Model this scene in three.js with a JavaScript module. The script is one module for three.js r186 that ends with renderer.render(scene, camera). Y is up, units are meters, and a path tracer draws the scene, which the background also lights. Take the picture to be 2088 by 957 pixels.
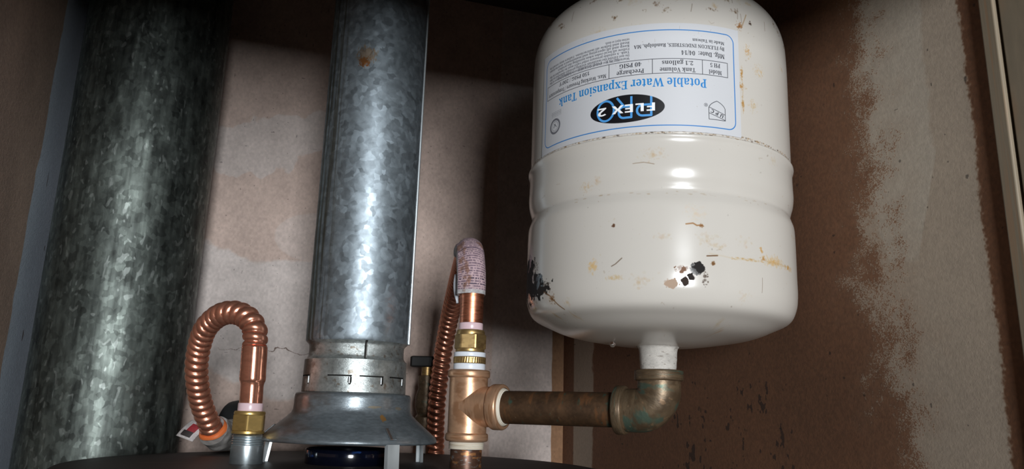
import * as THREE from 'three';
import { RectAreaLightUniformsLib } from 'three/addons/lights/RectAreaLightUniformsLib.js';
import { RoundedBoxGeometry } from 'three/addons/geometries/RoundedBoxGeometry.js';
import { mergeGeometries } from 'three/addons/utils/BufferGeometryUtils.js';

// ---------------------------------------------------------------- camera, light, exposure
const scene = new THREE.Scene();
scene.background = new THREE.Color(0x0a0b0d);
const deg = Math.PI / 180;
const camera = new THREE.PerspectiveCamera(2 * Math.atan(478.5 / 1540) / deg, 2088 / 957, 0.02, 20);
camera.position.set(0, 1.5, 0);
camera.rotation.order = 'YXZ';
camera.rotation.set(13.3 * deg, 0, 1.6 * deg);
scene.add(camera);

// the closet stands turned 17.5 degrees to the camera; K is its far right corner
const TH = 17.5 * deg, KX = 0.078, KZ = -1.08;
function C(lx, y, lz) {
  return new THREE.Vector3(KX + Math.cos(TH) * lx + Math.sin(TH) * lz, y, KZ - Math.sin(TH) * lx + Math.cos(TH) * lz);
}
// daylight: one tall window in the room, opposite the closet
const WIN = { lx: -0.41, lz: 2.5, y0: 1.28, y1: 1.86, w: 0.36 };
RectAreaLightUniformsLib.init();
const day = new THREE.RectAreaLight(new THREE.Color(0.93, 0.97, 1.0), 68, WIN.w, WIN.y1 - WIN.y0);
day.position.copy(C(WIN.lx, (WIN.y0 + WIN.y1) / 2, WIN.lz - 0.03));
day.rotation.y = TH;
day.name = 'window_light';
day.castShadow = true;
scene.add(day);

const renderer = new THREE.WebGLRenderer({ antialias: true });
renderer.toneMapping = THREE.LinearToneMapping;
renderer.toneMappingExposure = 1.0;
renderer.shadowMap.enabled = true;

// ---------------------------------------------------------------- helpers
function hash(x, y, s) {
  let h = (Math.imul(x | 0, 374761393) + Math.imul(y | 0, 668265263) + Math.imul(s | 0, 1274126177)) | 0;
  h = Math.imul(h ^ (h >>> 13), 1274126177);
  h ^= h >>> 16;
  return (h >>> 0) / 4294967296;
}
function vn(x, y, s) {
  const xi = Math.floor(x), yi = Math.floor(y);
  let fx = x - xi, fy = y - yi;
  fx = fx * fx * (3 - 2 * fx); fy = fy * fy * (3 - 2 * fy);
  const a = hash(xi, yi, s), b = hash(xi + 1, yi, s), c = hash(xi, yi + 1, s), d = hash(xi + 1, yi + 1, s);
  return a + (b - a) * fx + (c - a) * fy + (a - b - c + d) * fx * fy;
}
function fbm(x, y, s, o = 4) {
  let v = 0, a = 0.5, t = 0;
  for (let i = 0; i < o; i++) { v += a * vn(x, y, s + i * 17); t += a; a *= 0.5; x = x * 2.03 + 5.1; y = y * 2.03 + 3.7; }
  return v / t;
}
const clamp = (x, a = 0, b = 1) => Math.min(b, Math.max(a, x));
const ss = (a, b, x) => { const t = clamp((x - a) / (b - a)); return t * t * (3 - 2 * t); };
const mix = (a, b, t) => a + (b - a) * t;
const mix3 = (a, b, t) => [mix(a[0], b[0], t), mix(a[1], b[1], t), mix(a[2], b[2], t)];
function rng(seed) { let s = seed >>> 0; return () => { s = (Math.imul(s, 1664525) + 1013904223) >>> 0; return s / 4294967296; }; }

function texture(W, H, fn, srgb = true, wrap = THREE.ClampToEdgeWrapping) {
  const d = new Uint8Array(W * H * 4);
  for (let j = 0; j < H; j++) for (let i = 0; i < W; i++) {
    const c = fn((i + 0.5) / W, (j + 0.5) / H, i, j), k = (j * W + i) * 4;
    d[k] = clamp(c[0], 0, 255); d[k + 1] = clamp(c[1], 0, 255); d[k + 2] = clamp(c[2], 0, 255); d[k + 3] = 255;
  }
  const t = new THREE.DataTexture(d, W, H, THREE.RGBAFormat);
  t.magFilter = THREE.LinearFilter; t.minFilter = THREE.LinearMipmapLinearFilter; t.generateMipmaps = true;
  t.wrapS = t.wrapT = wrap;
  if (srgb) t.colorSpace = THREE.SRGBColorSpace;
  t.needsUpdate = true;
  return t;
}
function canvasTexture(cv, srgb = true) {
  const t = new THREE.CanvasTexture(cv);
  if (srgb) t.colorSpace = THREE.SRGBColorSpace;
  return t;
}
const std = (o) => new THREE.MeshStandardMaterial(o);
const phys = (o) => new THREE.MeshPhysicalMaterial(o);

// surface of revolution about y; profile [[r, y], ...] from bottom to top (outside faces out);
// angle 0 is +z and grows towards +x; uv = (turn, height between v0 and v1)
function lathe(profile, o = {}) {
  const { seg = 96, a0 = -180, a1 = 180, v0 = profile[0][1], v1 = profile[profile.length - 1][1], crease = 38, skip = null } = o;
  const P = [], N = [], U = [], I = [];
  const n = profile.length, segN = [];
  for (let k = 0; k < n - 1; k++) {
    const dr = profile[k + 1][0] - profile[k][0], dy = profile[k + 1][1] - profile[k][1], l = Math.hypot(dr, dy) || 1;
    segN.push([dy / l, -dr / l]);
  }
  const cc = Math.cos(crease * deg);
  const smoothN = (k, other) => {
    const a = segN[k], b = segN[other];
    if (!b || a[0] * b[0] + a[1] * b[1] < cc) return a;
    const x = a[0] + b[0], y = a[1] + b[1], l = Math.hypot(x, y);
    return [x / l, y / l];
  };
  for (let k = 0; k < n - 1; k++) {
    const base = P.length / 3;
    for (const e of [0, 1]) {
      const [r, y] = profile[k + e], nn = smoothN(k, e ? k + 1 : k - 1);
      for (let i = 0; i <= seg; i++) {
        const t = i / seg, a = (a0 + (a1 - a0) * t) * deg, s = Math.sin(a), c = Math.cos(a);
        P.push(r * s, y, r * c); N.push(nn[0] * s, nn[1], nn[0] * c); U.push((a / deg + 180) / 360, (y - v0) / (v1 - v0));
      }
    }
    for (let i = 0; i < seg; i++) {
      if (skip && skip(a0 + (a1 - a0) * (i + 0.5) / seg, (profile[k][1] + profile[k + 1][1]) / 2)) continue;
      const a = base + i, b = a + 1, c = base + seg + 1 + i, d = c + 1;
      I.push(a, b, d, a, d, c);
    }
  }
  const g = new THREE.BufferGeometry();
  g.setAttribute('position', new THREE.Float32BufferAttribute(P, 3));
  g.setAttribute('normal', new THREE.Float32BufferAttribute(N, 3));
  g.setAttribute('uv', new THREE.Float32BufferAttribute(U, 2));
  g.setIndex(I);
  return g;
}
// smooth a coarse profile with a Catmull-Rom curve
function smooth(pts, n = 40) {
  const c = new THREE.CatmullRomCurve3(pts.map(([r, y]) => new THREE.Vector3(r, y, 0)), false, 'centripetal');
  return c.getPoints(n).map(p => [Math.max(p.x, 0), p.y]);
}
const solid = (r, y0, y1, b = 0.0006) => [[0, y0], [r - b, y0], [r, y0 + b], [r, y1 - b], [r - b, y1], [0, y1]];
const hollow = (r, ri, y0, y1, b = 0.0006) => [[ri, y0], [r - b, y0], [r - b * 0.3, y0 + b * 0.3], [r, y0 + b], [r, y1 - b], [r - b * 0.3, y1 - b * 0.3], [r - b, y1], [ri, y1]];
// tube along points; radius may be a function of (arc length in metres, angle)
function sweep(points, radius, o = {}) {
  const { rings = 80, seg = 28, caps = true } = o;
  const curve = new THREE.CatmullRomCurve3(points.map(p => p.isVector3 ? p : new THREE.Vector3(...p)), false, 'centripetal');
  curve.arcLengthDivisions = 400;
  const L = curve.getLength(), F = curve.computeFrenetFrames(rings, false);
  const P = [], U = [], I = [];
  for (let j = 0; j <= rings; j++) {
    const p = curve.getPointAt(j / rings), s = j / rings * L;
    for (let i = 0; i <= seg; i++) {
      const a = i / seg * Math.PI * 2, r = typeof radius === 'function' ? radius(s, i === seg ? 0 : a, L) : radius;
      const v = p.clone().addScaledVector(F.normals[j], Math.cos(a) * r).addScaledVector(F.binormals[j], Math.sin(a) * r);
      P.push(v.x, v.y, v.z); U.push(i / seg, s / L);
    }
  }
  for (let j = 0; j < rings; j++) for (let i = 0; i < seg; i++) {
    const a = j * (seg + 1) + i, b = a + 1, c = a + seg + 1, d = c + 1;
    I.push(a, b, d, a, d, c);
  }
  if (caps) for (const j of [0, rings]) {
    const p = curve.getPointAt(j / rings), k = P.length / 3;
    P.push(p.x, p.y, p.z); U.push(0.5, j / rings);
    for (let i = 0; i < seg; i++) { const a = j * (seg + 1) + i; if (j) I.push(k, a, a + 1); else I.push(k, a + 1, a); }
  }
  const g = new THREE.BufferGeometry();
  g.setAttribute('position', new THREE.Float32BufferAttribute(P, 3));
  g.setAttribute('uv', new THREE.Float32BufferAttribute(U, 2));
  g.setIndex(I); g.computeVertexNormals();
  const n = g.attributes.normal;   // join the lengthwise seam
  for (let j = 0; j <= rings; j++) {
    const a = j * (seg + 1), b = a + seg, v = new THREE.Vector3(n.getX(a) + n.getX(b), n.getY(a) + n.getY(b), n.getZ(a) + n.getZ(b)).normalize();
    n.setXYZ(a, v.x, v.y, v.z); n.setXYZ(b, v.x, v.y, v.z);
  }
  return g;
}
// six-sided nut with turned ends
function hexNut(across, y0, y1, turn = 0) {
  const R = across / 2 / Math.cos(Math.PI / 6), P = [], I = [], U = [];
  const S = 72, rc = across / 2 * 0.985, H = y1 - y0, ch = H * 0.1;
  const rows = [[1, y0, true], [0, y0 + ch, false], [0, y0 + ch * 1.01, false], [0, y1 - ch, false], [1, y1, true]];
  const geos = [];
  const ringAt = (round, y, k = 1) => { const o = []; for (let i = 0; i < S; i++) { const a = i / S * Math.PI * 2, m = ((a % (Math.PI / 3)) - Math.PI / 6), rh = (across / 2) / Math.cos(m), r = Math.min(round ? rc * 1.0 : rh, R * 0.985) * k; o.push([Math.sin(a + turn) * r, y, Math.cos(a + turn) * r]); } return o; };
  const rings = [ringAt(true, y0, 0.6), ringAt(true, y0), ringAt(false, y0 + ch), ringAt(false, y1 - ch), ringAt(true, y1), ringAt(true, y1, 0.6)];
  for (let k = 0; k < rings.length - 1; k++) for (let i = 0; i < S; i++) {
    const a = rings[k][i], b = rings[k][(i + 1) % S], c = rings[k + 1][i], d = rings[k + 1][(i + 1) % S];
    for (const v of [a, b, d, a, d, c]) { P.push(...v); U.push(i / S, v[1] * 20); }
  }
  const g = new THREE.BufferGeometry();
  g.setAttribute('position', new THREE.Float32BufferAttribute(P, 3));
  g.setAttribute('uv', new THREE.Float32BufferAttribute(U, 2));
  g.computeVertexNormals();
  return g;
}
const used = {};
function numbered(n) { const k = used[n] = (used[n] ?? -1) + 1; return k ? `${n}_${String(k).padStart(3, '0')}` : n; }
function thing(name, label, category, pos = [0, 0, 0], group) {
  const o = new THREE.Group(); o.name = numbered(name);
  o.position.set(...pos); o.userData = { label, category };
  if (group) o.userData.group = group;
  scene.add(o); return o;
}
function part(name, geo, mat, parent, pos, label) {
  const m = new THREE.Mesh(geo, mat); m.name = name; m.castShadow = m.receiveShadow = true;
  if (pos) m.position.set(...pos);
  if (label) m.userData.label = label;
  parent.add(m); return m;
}
function struct(name, geo, mat, lx, y, lz) {
  const m = new THREE.Mesh(geo, mat); m.name = name; m.castShadow = m.receiveShadow = true;
  m.position.copy(C(lx, y, lz)); m.rotation.y = TH; m.userData.kind = 'structure';
  scene.add(m); return m;
}
// box given by its span in the closet's own axes, uv in metres of (across, up)
function span(name, x0, x1, y0, y1, z0, z1, mat, uv) {
  const g = new THREE.BoxGeometry(x1 - x0, y1 - y0, z1 - z0), cx = (x0 + x1) / 2, cy = (y0 + y1) / 2, cz = (z0 + z1) / 2;
  const p = g.attributes.position, u = g.attributes.uv;
  for (let i = 0; i < p.count; i++) {
    const X = p.getX(i) + cx, Y = p.getY(i) + cy, Z = p.getZ(i) + cz, [a, b] = uv ? uv(X, Y, Z) : [X + Z, Y];
    u.setXY(i, a, b);
  }
  return struct(name, g, mat, cx, cy, cz);
}

// ---------------------------------------------------------------- materials of the closet
const YB = 1.4, YH = 0.72;   // height window of the wall textures
const mudPink = [205, 182, 170], mudGrey = [211, 199, 193], paper = [150, 113, 84], paperDark = [117, 78, 53];
const wallATex = texture(1400, 1400, (u, v) => {
  const x = -0.7 + u * 0.7, y = YB + v * YH;
  const f = fbm(x * 14, y * 14, 1), g = fbm(x * 60, y * 60, 5), h = fbm(x * 400, y * 300, 9, 2);
  // thin plaster coats with their own trowel outlines over the pink-brown base coat
  const blob = (cx, cy, rx, ry, t) => { const c = Math.cos(t), s = Math.sin(t), X = (x - cx) * c + (y - cy) * s, Y = -(x - cx) * s + (y - cy) * c; return 1 - Math.hypot(X / rx, Y / ry) + (f - 0.5) * 0.5 + (g - 0.5) * 0.12; };
  let m = Math.max(ss(-0.02, 0.05, blob(-0.40, 1.60, 0.15, 0.085, -0.35)), ss(-0.02, 0.08, blob(-0.43, 1.835, 0.10, 0.035, 0.35) + (fbm(x * 30, y * 30, 41) - 0.5) * 1.6) * 0.8, ss(-0.02, 0.06, blob(-0.36, 1.72, 0.05, 0.03, 0.2)) * 0.5);
  m = Math.max(m, ss(-0.108, -0.104, x + (g - 0.5) * 0.003) * 0.75);
  let c = mix3(mudPink, mudGrey, m);
  let t = 0.93 + (f - 0.5) * 0.14 + (g - 0.5) * 0.10 + (h - 0.5) * 0.12;
  c = c.map(k => k * t);
  // pin specks
  if (vn(x * 300, y * 300, 61) > 0.965) c = c.map(k => k * 0.72);
  // hairline cracks
  const cr = Math.abs(fbm(x * 22, y * 22, 71, 4) - 0.5);
  const near = ss(0.06, 0.02, Math.hypot((x + 0.40) / 1.3, y - 1.575));
  if (cr < 0.006 && near > 0.3) c = mix3(c, [84, 66, 58], 0.75 * near);
  // bare paper tape in the corner
  const edge = -0.0173 + (vn(y * 90, 3, 8) - 0.5) * 0.0012;
  const tape = ss(edge - 0.0004, edge + 0.0004, x);
  c = mix3(c, paper.map(k => k * (0.95 + (h - 0.5) * 0.15)), tape);
  return c;
});
const wallBTex = texture(1400, 1400, (u, v) => {
  const z = u * 0.72, y = YB + v * YH;
  const f = fbm(z * 14, y * 14, 101), g = fbm(z * 70, y * 70, 105), h = fbm(z * 600, y * 500, 109, 2);
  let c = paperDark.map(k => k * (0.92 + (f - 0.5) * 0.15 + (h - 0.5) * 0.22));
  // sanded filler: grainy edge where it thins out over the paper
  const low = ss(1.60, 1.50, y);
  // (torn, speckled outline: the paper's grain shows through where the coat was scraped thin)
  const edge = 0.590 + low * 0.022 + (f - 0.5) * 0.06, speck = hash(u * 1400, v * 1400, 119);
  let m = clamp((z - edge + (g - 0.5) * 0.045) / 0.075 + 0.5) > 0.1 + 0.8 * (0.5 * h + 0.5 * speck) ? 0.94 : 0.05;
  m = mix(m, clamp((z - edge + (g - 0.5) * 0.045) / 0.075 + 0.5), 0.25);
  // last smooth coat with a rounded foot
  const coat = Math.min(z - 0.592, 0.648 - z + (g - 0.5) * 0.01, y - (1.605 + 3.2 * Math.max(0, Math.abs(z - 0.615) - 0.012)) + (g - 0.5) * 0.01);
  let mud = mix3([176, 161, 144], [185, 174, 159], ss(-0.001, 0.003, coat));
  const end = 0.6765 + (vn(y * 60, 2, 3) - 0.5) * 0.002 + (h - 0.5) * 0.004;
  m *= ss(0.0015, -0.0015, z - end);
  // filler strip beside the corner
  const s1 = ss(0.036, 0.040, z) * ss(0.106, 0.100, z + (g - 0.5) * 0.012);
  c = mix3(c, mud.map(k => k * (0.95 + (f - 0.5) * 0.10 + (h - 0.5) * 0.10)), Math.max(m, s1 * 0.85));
  // dark scuffs low down and pin marks
  const sc = fbm(z * 170, y * 110, 131, 3) * 0.8 + 0.2 * vn(z * 40, y * 40, 133);
  if (sc > 0.7 && y < 1.535 && z < 0.50 && z > 0.3) c = mix3(c, [46, 32, 26], 0.7);
  if (vn(z * 160, y * 160, 161) > 0.972) c = c.map(k => k * 0.62);
  return c;
});
const wallCTex = texture(1400, 1400, (u, v) => {
  const z = u * 0.72, y = YB + v * YH;
  const f = fbm(z * 20, y * 12, 201), g = fbm(z * 80, y * 60, 205), h = fbm(z * 500, y * 400, 209, 2);
  let c = [194, 165, 147].map(k => k * (0.94 + (f - 0.5) * 0.2 + (h - 0.5) * 0.14));
  const edge = 0.124 + (vn(y * 45, 1, 4) - 0.5) * 0.006 + (g - 0.5) * 0.006;
  const m = ss(edge + 0.001, edge - 0.001, z);
  c = mix3(c, [206, 216, 230].map(k => k * (0.94 + (f - 0.5) * 0.1 + (h - 0.5) * 0.08)), m);  // filler strip by the corner; tint of the bluish daylight put into its colour
  if (vn(z * 120, y * 30, 231) > 0.95 && y < 1.75) c = mix3(c, [70, 56, 48], 0.6);
  return c;
});
const grainBump = texture(512, 512, (u, v) => { const k = 128 + 90 * (fbm(u * 90, v * 90, 301, 3) - 0.5) + 60 * (hash(u * 512, v * 512, 7) - 0.5); return [k, k, k]; }, false, THREE.RepeatWrapping);
const bumpFor = (rx, ry) => { const t = grainBump.clone(); t.repeat.set(rx, ry); t.needsUpdate = true; return t; };
const wallA = std({ map: wallATex, roughness: 0.93, bumpMap: bumpFor(8, 8), bumpScale: 0.00025 });
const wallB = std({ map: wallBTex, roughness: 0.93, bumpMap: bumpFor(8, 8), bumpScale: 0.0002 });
const wallC = std({ map: wallCTex, roughness: 0.93, bumpMap: bumpFor(4, 8), bumpScale: 0.0004 });
const roomPaint = std({ color: 0x463f39, roughness: 0.9 });
const roomFloor = std({ color: 0xb3aa9c, roughness: 0.8 });
const concrete = std({ color: 0x55504a, roughness: 0.95 });
const closetCeil = std({ color: 0x3c342e, roughness: 0.95 });
const dirtyWhite = std({
  map: texture(256, 1024, (u, v) => {
    const f = fbm(u * 6, v * 30, 401), g = fbm(u * 30, v * 120, 405);
    let c = [140, 126, 106].map(k => k * (0.92 + (g - 0.5) * 0.15));
    return mix3(c, [140, 112, 86], 0.7 * ss(0.5, 0.72, f));
  }, true, THREE.RepeatWrapping), roughness: 0.6,
});

// ---------------------------------------------------------------- the closet and the room before it
const LW = -0.650, CEIL = 2.105, FZ = 0.692;
span('wall_back', LW - 0.1, 0.1, 0, CEIL + 0.1, -0.1, 0, wallA, (x, y) => [(x + 0.7) / 0.7, (y - YB) / YH]);
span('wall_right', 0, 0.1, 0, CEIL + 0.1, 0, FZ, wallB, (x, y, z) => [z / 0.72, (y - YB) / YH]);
span('wall_left', LW - 0.1, LW, 0, CEIL + 0.1, 0, FZ, wallC, (x, y, z) => [z / 0.72, (y - YB) / YH]);
span('ceiling', LW, 0, CEIL, CEIL + 0.1, 0, FZ, closetCeil);
span('floor', -2.3, 1.7, -0.1, 0, -0.1, FZ, concrete);
span('floor_room', -2.3, 1.7, -0.1, 0, FZ, 2.6, roomFloor);
span('wall_front_left', -2.2, LW, 0, 2.4, FZ, 0.80, roomPaint);
span('wall_front_right', 0.018, 1.6, 0, 2.4, FZ, 0.80, roomPaint);
span('wall_front_header', LW, 0.018, 1.772, 2.4, FZ + 0.05, 0.80, roomPaint);
span('ceiling_room', -2.3, 1.7, 2.4, 2.5, FZ, 2.6, roomPaint);
span('wall_room_left', -2.3, -2.2, 0, 2.4, FZ, 2.6, roomPaint);
span('wall_room_right', 1.6, 1.7, 0, 2.4, FZ, 2.6, roomPaint);
{ // room wall opposite, with the window opening
  const x0 = WIN.lx - WIN.w / 2, x1 = WIN.lx + WIN.w / 2;
  span('wall_room_window_left', -2.2, x0, 0, 2.4, WIN.lz, 2.6, roomPaint);
  span('wall_room_window_right', x1, 1.6, 0, 2.4, WIN.lz, 2.6, roomPaint);
  span('wall_room_window_below', x0, x1, 0, WIN.y0, WIN.lz, 2.6, roomPaint);
  span('wall_room_window_above', x0, x1, WIN.y1, 2.4, WIN.lz, 2.6, roomPaint);
  const w = new THREE.Group(); w.name = 'window_1'; w.userData.kind = 'structure';
  w.position.copy(C(WIN.lx, WIN.y0, WIN.lz + 0.02)); w.rotation.y = TH; scene.add(w);
  const H = WIN.y1 - WIN.y0, fm = std({ color: 0x8a8680, roughness: 0.6 });
  const glow = std({ color: 0x222222, emissive: new THREE.Color(0.93, 0.97, 1.0), emissiveIntensity: 3, roughness: 0.3 });
  for (const [a, b] of [[0.02, H * 0.48], [H * 0.52, H - 0.02]]) part('pane', new THREE.BoxGeometry(WIN.w - 0.04, b - a, 0.006), glow, w, [0, (a + b) / 2, 0.03], 'bright daylit pane');
  part('rail', new THREE.BoxGeometry(WIN.w, 0.03, 0.03), fm, w, [0, H / 2, 0.03]);
  for (const y of [0.01, H - 0.01]) part('rail', new THREE.BoxGeometry(WIN.w, 0.02, 0.03), fm, w, [0, y, 0.03]);
  for (const x of [-1, 1]) part('stile', new THREE.BoxGeometry(0.02, H - 0.04, 0.03), fm, w, [x * (WIN.w / 2 - 0.01), H / 2, 0.03]);
}
{ // door jamb at the right edge of the picture
  const t = new THREE.Group(); t.name = 'trim_1'; t.userData.kind = 'structure';
  t.position.copy(C(0, 0, FZ)); t.rotation.y = TH; scene.add(t);
  const strip = (x0, x1, z0, z1) => { const g = new RoundedBoxGeometry(x1 - x0, 1.79, z1 - z0, 2, 0.0012); g.translate((x0 + x1) / 2, 0.895, (z0 + z1) / 2); return g; };
  part('jamb_edge', strip(-0.003, 0.016, 0.0, 0.0096), dirtyWhite, t);
  part('jamb_board', strip(-0.001, 0.016, 0.0112, 0.12), dirtyWhite, t);
}

// ---------------------------------------------------------------- metals
// galvanised sheet: irregular crystals, each with its own tone, gloss and tilt
function spangle(W, H, nx, ny, o) {
  const { seed, warp = 0.5, tone, rough, tilt } = o;
  const ids = new Int32Array(W * H), rr = [];
  for (let j = 0; j < H; j++) for (let i = 0; i < W; i++) {
    const u = i / W, v = j / H;
    const x = u * nx + (fbm(u * nx * 0.7, v * ny * 0.7, seed, 3) - 0.5) * warp * 2, y = v * ny + (fbm(u * nx * 0.7 + 9, v * ny * 0.7, seed + 50, 3) - 0.5) * warp * 2;
    const xi = Math.floor(x), yi = Math.floor(y);
    let best = 9, id = 0;
    for (let b = -1; b <= 1; b++) for (let a = -1; a <= 1; a++) {
      const cx = xi + a, cy = yi + b, mx = ((cx % nx) + nx) % nx, d = Math.hypot(cx + hash(mx, cy, seed + 1) - x, cy + hash(mx, cy, seed + 2) - y) - 0.35 * hash(mx, cy, seed + 3);
      if (d < best) { best = d; id = (mx * 4096 + (cy + 100)); }
    }
    ids[j * W + i] = id;
  }
  const at = (i, j) => ids[j * W + i];
  const map = texture(W, H, (u, v, i, j) => tone(hash(at(i, j), 1, seed), u, v));
  const roughnessMap = texture(W, H, (u, v, i, j) => { const r = 255 * rough(hash(at(i, j), 2, seed), u, v); return [r, r, r]; }, false);
  const normalMap = texture(W, H, (u, v, i, j) => [128 + 127 * tilt * (hash(at(i, j), 3, seed) - 0.5) * 2, 128 + 127 * tilt * (hash(at(i, j), 4, seed) - 0.5) * 2, 255], false);
  return { map, roughnessMap, normalMap };
}
const VY0 = 1.556, VY1 = 2.0;
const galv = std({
  ...spangle(1400, 1800, 60, 92, {
    seed: 11, tilt: 0.024, warp: 0.8,
    tone: (r, u, v) => {
      const y = VY0 + v * (VY1 - VY0), a = u * 360 - 180;
      const streak = fbm(u * 160, v * 5, 21, 3);
      const k = 0.86 + 0.13 * (r - 0.5) + 0.25 * (fbm(u * 60, v * 90, 26) - 0.5) + 0.12 * (fbm(u * 9, v * 9, 22) - 0.5);
      let c = [172 * k, 184 * k, 192 * k];
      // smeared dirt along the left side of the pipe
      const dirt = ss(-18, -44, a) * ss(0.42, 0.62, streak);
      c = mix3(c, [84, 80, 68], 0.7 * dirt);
      // one rust spot
      const d = Math.hypot((a + 5.0) * 0.0008, y - 1.813) + (fbm(u * 500, v * 300, 24, 3) - 0.5) * 0.009;
      c = mix3(c, [150, 84, 36], ss(0.0055, 0.0035, d) * 0.9);
      c = mix3(c, [150, 110, 70], ss(0.0095, 0.007, Math.hypot((a + 2.5) * 0.0008, y - 1.82) + (fbm(u * 400, v * 250, 25, 3) - 0.5) * 0.014) * 0.5);
      return c;
    },
    rough: (r, u, v) => 0.33 + 0.20 * r + 0.08 * fbm(u * 40, v * 40, 23),
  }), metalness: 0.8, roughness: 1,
});
const galvDark = std({
  ...spangle(1400, 1400, 110, 128, {
    seed: 41, tilt: 0.03, warp: 0.7,
    tone: (r, u, v) => {
      const grime = fbm(u * 60, v * 24, 51, 5), streak = fbm(u * 240, v * 10, 52, 3);
      const wx = fbm(u * 90, v * 60, 57, 2) * 1.6, flake = Math.max(ss(0.80, 0.86, vn(u * 150 + wx, v * 105 + wx, 55)), ss(0.88, 0.95, vn(u * 90 + wx, v * 60 - wx, 56)));
      let k = 0.82 + 0.75 * (grime - 0.5) + 0.25 * (streak - 0.5) + 0.22 * (r - 0.5);
      let c = [104 * k, 111 * k, 106 * k];
      return mix3(c, [178, 184, 180], flake * 0.42 * ss(0.3, 0.55, fbm(u * 20, v * 20, 53)));
    },
    rough: (r, u, v) => 0.36 + 0.12 * r + 0.16 * fbm(u * 40, v * 40, 54),
  }), metalness: 0.85, roughness: 1,
});
const noiseMap = (W, H, seed, sx, sy, base, amp, spots = []) => texture(W, H, (u, v) => {
  const f = fbm(u * sx, v * sy, seed), g = fbm(u * sx * 5, v * sy * 5, seed + 40, 3);
  let c = base.map(k => k * (1 + amp * (f - 0.5) + amp * 0.6 * (g - 0.5)));
  for (const [col, lo, hi, s, q] of spots) c = mix3(c, col, q * ss(lo, hi, fbm(u * sx * s, v * sy * s, seed + 77 + s * 10, 4)));
  return c;
}, true, THREE.RepeatWrapping);
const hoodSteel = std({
  map: texture(1024, 512, (u, v) => {
    const f = fbm(u * 22, v * 8, 61), g = fbm(u * 120, v * 40, 62, 3), a = u * 360 - 180;
    let k = 0.82 + (f - 0.5) * 0.2 + (g - 0.5) * 0.2;
    let c = [150 * k, 160 * k, 166 * k];
    c = mix3(c, [104, 86, 76], 0.75 * ss(-10, -62, a + (f - 0.5) * 70));  // brown reflection of the wall, painted into the left side
    const sp = (x, y, rx, ry, col, q) => { const d = Math.hypot((a - x) / rx, (v - y) / ry) + (g - 0.5) * 0.9; c = mix3(c, col, q * ss(1, 0.75, d)); };
    sp(38, 0.5, 3, 0.07, [176, 128, 70], 0.9); sp(32, 0.72, 7, 0.03, [170, 150, 120], 0.6); sp(60, 0.7, 5, 0.04, [160, 140, 110], 0.5);
    if (vn(u * 300, v * 90, 66) > 0.985) c = [196, 198, 198];
    return c;
  }), metalness: 0.6, roughness: 0.33, bumpMap: bumpFor(3, 1), bumpScale: 0.00012,
});
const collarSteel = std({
  map: texture(1024, 128, (u, v) => {
    const f = fbm(u * 50, v * 6, 81), g = fbm(u * 160, v * 20, 82, 3);
    const k = 0.92 + (f - 0.5) * 0.35 + (g - 0.5) * 0.2;
    let c = [188 * k, 194 * k, 192 * k];
    c = mix3(c, [110, 90, 70], 0.5 * ss(0.68, 0.80, fbm(u * 70, v * 5, 85)));
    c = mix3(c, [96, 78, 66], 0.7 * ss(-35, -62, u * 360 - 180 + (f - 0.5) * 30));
    return c;
  }), metalness: 0.78, roughness: 0.33, bumpMap: bumpFor(4, 1), bumpScale: 0.00025,
});
const darkInside = std({ color: 0x15130f, roughness: 0.9 });
const copper = std({ map: noiseMap(512, 256, 91, 6, 14, [228, 156, 128], 0.2), metalness: 0.85, roughness: 0.28 });
const copperBright = std({ map: copper.map, metalness: 0.85, roughness: 0.17 });
const copperDull = std({ map: noiseMap(512, 256, 95, 6, 14, [212, 138, 108], 0.26, [[[150, 92, 60], 0.55, 0.7, 2, 0.6]]), metalness: 0.95, roughness: 0.36 });
const brass = std({ map: noiseMap(256, 256, 97, 5, 5, [208, 174, 108], 0.2), metalness: 0.85, roughness: 0.36 });
const brassDull = std({ map: noiseMap(256, 256, 99, 6, 6, [184, 154, 104], 0.25, [[[120, 92, 58], 0.55, 0.7, 2, 0.4]]), metalness: 0.85, roughness: 0.4 });
const castBump = texture(512, 512, (u, v) => { const k = 128 + 220 * (fbm(u * 46, v * 46, 501, 3) - 0.5); return [k, k, k]; }, false, THREE.RepeatWrapping);
const bronze = std({ map: noiseMap(512, 512, 111, 7, 7, [196, 154, 122], 0.14, [[[140, 92, 58], 0.58, 0.74, 1, 0.4]]), metalness: 0.6, roughness: 0.38, bumpMap: castBump, bumpScale: 0.00006 });
const oldBronze = std({ map: noiseMap(512, 512, 121, 6, 6, [104, 87, 67], 0.3, [[[74, 58, 42], 0.48, 0.68, 2, 0.5], [[58, 92, 84], 0.62, 0.76, 1, 0.6], [[160, 124, 90], 0.68, 0.76, 3, 0.4]]), metalness: 0.5, roughness: 0.42, bumpMap: castBump, bumpScale: 0.00012 });
const darkBrass = std({
  map: texture(512, 512, (u, v) => {
    const f = fbm(u * 8, v * 10, 131), g = fbm(u * 40, v * 50, 132);
    let c = [92, 68, 48].map(k => k * (0.9 + (f - 0.5) * 0.5 + (g - 0.5) * 0.25));
    const end = ss(0.22, 0.03, v) * 0.6;
    c = mix3(c, [56, 92, 84], 0.7 * ss(0.70 - end * 0.35, 0.84 - end * 0.35, fbm(u * 9, v * 22, 133)));
    c = mix3(c, [128, 84, 52], 0.6 * ss(0.6, 0.75, fbm(u * 5, v * 16, 134)));
    if (vn(u * 60, v * 120, 135) > 0.975) c = [136, 122, 104];
    return c;
  }), metalness: 0.55, roughness: 0.5,
});
const zinc = std({ map: noiseMap(256, 256, 141, 8, 4, [200, 210, 214], 0.12), metalness: 0.9, roughness: 0.3 });
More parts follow.
